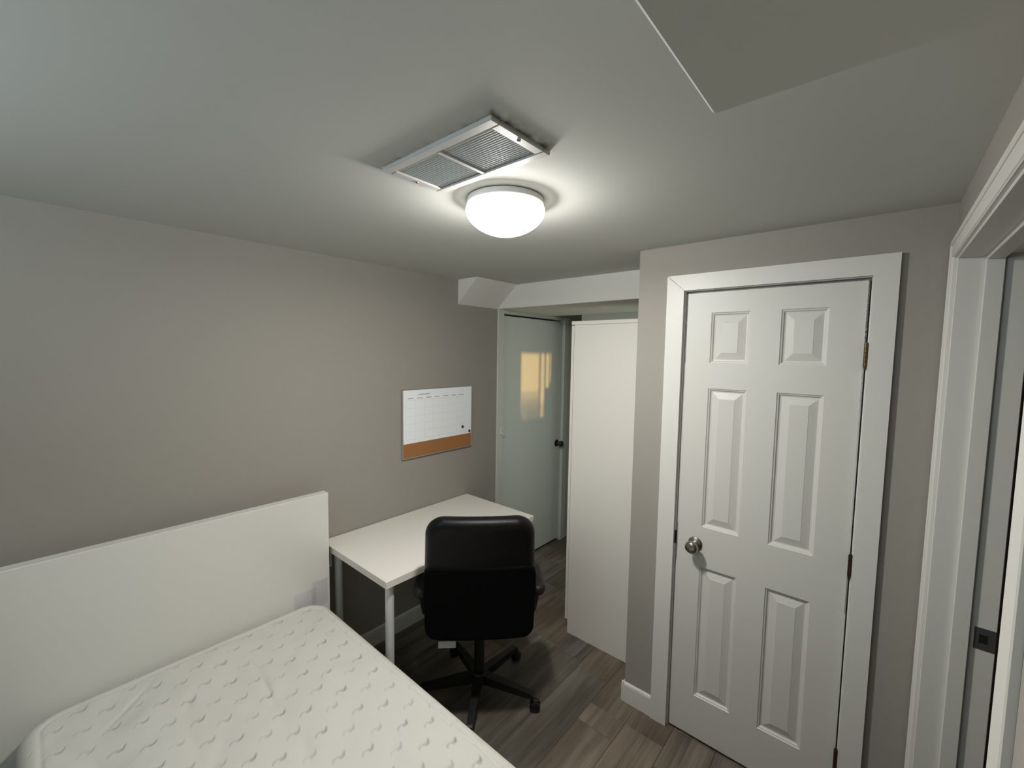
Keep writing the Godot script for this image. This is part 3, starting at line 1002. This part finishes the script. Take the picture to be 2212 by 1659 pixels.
		part("caster", cs, M.black_plastic, base)

# ---------------------------------------------------------------- board
func board_print() -> ImageTexture:
	var im := Image.create(1024, 560, false, Image.FORMAT_RGB8)
	im.fill(Color(0.98, 0.99, 1.0))
	var line := Color(0.88, 0.89, 0.90)
	var ink := Color(0.58, 0.59, 0.61)
	for k in 8:
		im.fill_rect(Rect2i(40 + k * 126, 110, 2, 410), line)
	for k in 6:
		im.fill_rect(Rect2i(40, 110 + k * 82, 884, 2), line)
	var rng := RandomNumberGenerator.new()
	rng.seed = 8
	for k in 7: # the faint row of weekday words
		var x := 62 + k * 126
		for w in 5:
			var l := 9 + rng.randi() % 8
			im.fill_rect(Rect2i(x, 84 + rng.randi() % 3, l, 8), ink)
			x += l + 3
	for w in 11:
		im.fill_rect(Rect2i(205 + w * 15, 46 + rng.randi() % 3, 11, 10), ink)
	for w in 4:
		im.fill_rect(Rect2i(830 + w * 14, 40, 10, 7), line)
		im.fill_rect(Rect2i(940 + w * 10, 24, 7, 6), line)
	return ImageTexture.create_from_image(im)

func whiteboard() -> void:
	# on the left wall, x = 0
	var w := thing("whiteboard", Vector3(0, 1.279, 0.140), "planner whiteboard with a cork strip, hung above the desk", "board")
	var hw := 0.285
	var hh := 0.213
	var fr := shape()
	fr.box(Vector3(0, -hh, -hw), Vector3(0.016, -hh + 0.008, hw), 0.0015).box(Vector3(0, hh - 0.006, -hw), Vector3(0.016, hh, hw), 0.0015)
	fr.box(Vector3(0, -hh + 0.008, -hw), Vector3(0.016, hh - 0.006, -hw + 0.006), 0.0015).box(Vector3(0, -hh + 0.008, hw - 0.007), Vector3(0.016, hh - 0.006, hw), 0.0015)
	part("frame", fr, M.alu, w)
	var yc := -0.119
	part("cork_strip", bx(0.002, 0.0135, -hh + 0.006, yc, -hw + 0.005, hw - 0.005), M.cork, w)
	part("backing_panel", bx(0.0, 0.012, yc, hh - 0.004, -hw + 0.004, hw - 0.004), M.laminate, w)
	var m := mat(Color(1, 1, 1), 0.16)
	m.albedo_texture = board_print()
	var a := []
	a.resize(Mesh.ARRAY_MAX)
	var y1 := hh - 0.005
	var z1 := hw - 0.006
	# seen from +x, the left end of the print is at +z
	a[Mesh.ARRAY_VERTEX] = PackedVector3Array([Vector3(0.0135, y1, z1), Vector3(0.0135, y1, -z1), Vector3(0.0135, yc, -z1), Vector3(0.0135, yc, z1)])
	a[Mesh.ARRAY_NORMAL] = PackedVector3Array([Vector3.RIGHT, Vector3.RIGHT, Vector3.RIGHT, Vector3.RIGHT])
	a[Mesh.ARRAY_TEX_UV] = PackedVector2Array([Vector2(0, 0), Vector2(1, 0), Vector2(1, 1), Vector2(0, 1)])
	a[Mesh.ARRAY_INDEX] = PackedInt32Array([0, 1, 2, 0, 2, 3])
	var am := ArrayMesh.new()
	am.add_surface_from_arrays(Mesh.PRIMITIVE_TRIANGLES, a)
	part("writing_surface", am, m, w)
	var mg := shape().lathe([Vector2(0, 0), Vector2(0.009, 0), Vector2(0.0098, 0.002), Vector2(0.0085, 0.006), Vector2(0.0065, 0.008), Vector2(0, 0.0085)], 20, Transform3D(Basis(Vector3.BACK, -PI / 2), Vector3.ZERO)).mesh()
	var mm := mat(Color(0.30, 0.32, 0.31), 0.3, 0.6)
	for q in [[1.213, -0.058, "grey round magnet farther from the corner of the whiteboard"], [1.176, -0.122, "grey round magnet at the lower right corner of the whiteboard"]]:
		var o := part("magnet", mg, mm, self)
		o.position = Vector3(0.0137, q[0], q[1])
		tag(o, q[2], "magnet", "magnets on the whiteboard")

# ---------------------------------------------------------------- main
const LAMP_COLOR := Color(1.0, 0.99, 0.97)
const LAMP_ENERGY := 0.40
const LAMP_DOWN := 1.36
const QUILT_DEPTH := 0.007
const DESK_AT := Vector3(0.004, 0, 0.917)
const DESK_TURN := 0.0
const CHAIR_AT := Vector3(0.706, 0, 0.451)
const CHAIR_TURN := 0.785
const BACK_Y := 0.735
const BACK_Z := 0.215
const ARM_X := 0.262
const ARM_Y := 0.645

func _ready() -> void:
	var cam := Camera3D.new()
	cam.name = "camera"
	cam.fov = 84.0064
	cam.near = 0.02
	cam.far = 50.0
	add_child(cam)
	cam.position = Vector3(2.15577, 1.72284, 1.90514)
	cam.rotation = Vector3(deg_to_rad(-4.2209), deg_to_rad(40.8654), deg_to_rad(0.8498))
	cam.current = true

	var we := WorldEnvironment.new()
	we.name = "environment"
	var env := Environment.new()
	env.background_mode = Environment.BG_COLOR
	env.background_color = Color(0.55, 0.62, 0.70)
	env.background_energy_multiplier = 0.6
	env.tonemap_mode = Environment.TONE_MAPPER_LINEAR
	env.tonemap_exposure = 1.03
	env.sdfgi_enabled = true
	env.ssao_enabled = true
	env.ssil_enabled = true
	we.environment = env
	add_child(we)

	# low evening sun, which reaches only the alcove through its added small window
	var sun := DirectionalLight3D.new()
	sun.name = "sun"
	sun.light_color = Color(1.0, 0.79, 0.47)
	sun.light_energy = 0.72
	sun.light_angular_distance = 1.7
	sun.shadow_enabled = true
	add_child(sun)
	sun.look_at_from_position(Vector3(3, 1.7, -0.95), Vector3(2, 1.66, -0.95))

	# added fill at the guessed rear opening, tilted up to brighten the ceiling
	var ceil_fill := AreaLight3D.new()
	ceil_fill.name = "added_ceiling_fill"
	ceil_fill.area_size = Vector2(0.9, 0.26)
	ceil_fill.light_color = Color(0.88, 0.96, 1.0)
	ceil_fill.light_energy = 1.4
	ceil_fill.shadow_enabled = true
	add_child(ceil_fill)
	ceil_fill.position = Vector3(1.12, 1.96, 2.86)
	ceil_fill.rotation.x = deg_to_rad(56.0)

	# added fill inside the alcove that brightens the grey door
	var alc := AreaLight3D.new()
	alc.name = "added_alcove_fill"
	alc.area_size = Vector2(0.48, 0.40)
	alc.light_color = Color(0.95, 1.0, 0.96)
	alc.light_energy = 0.25
	alc.shadow_enabled = true
	add_child(alc)
	alc.position = Vector3(1.33, 1.40, -0.95)
	alc.rotation = Vector3(deg_to_rad(-22.0), PI / 2, 0)

	make_materials()
	build_setting()
	added_windows()
	closet_door()
	grey_door()
	doorway()
	ceiling_lamp()
	ceiling_vent()
	bed()
	mattress()
	wardrobe()
	desk()
	office_chair()
	whiteboard()
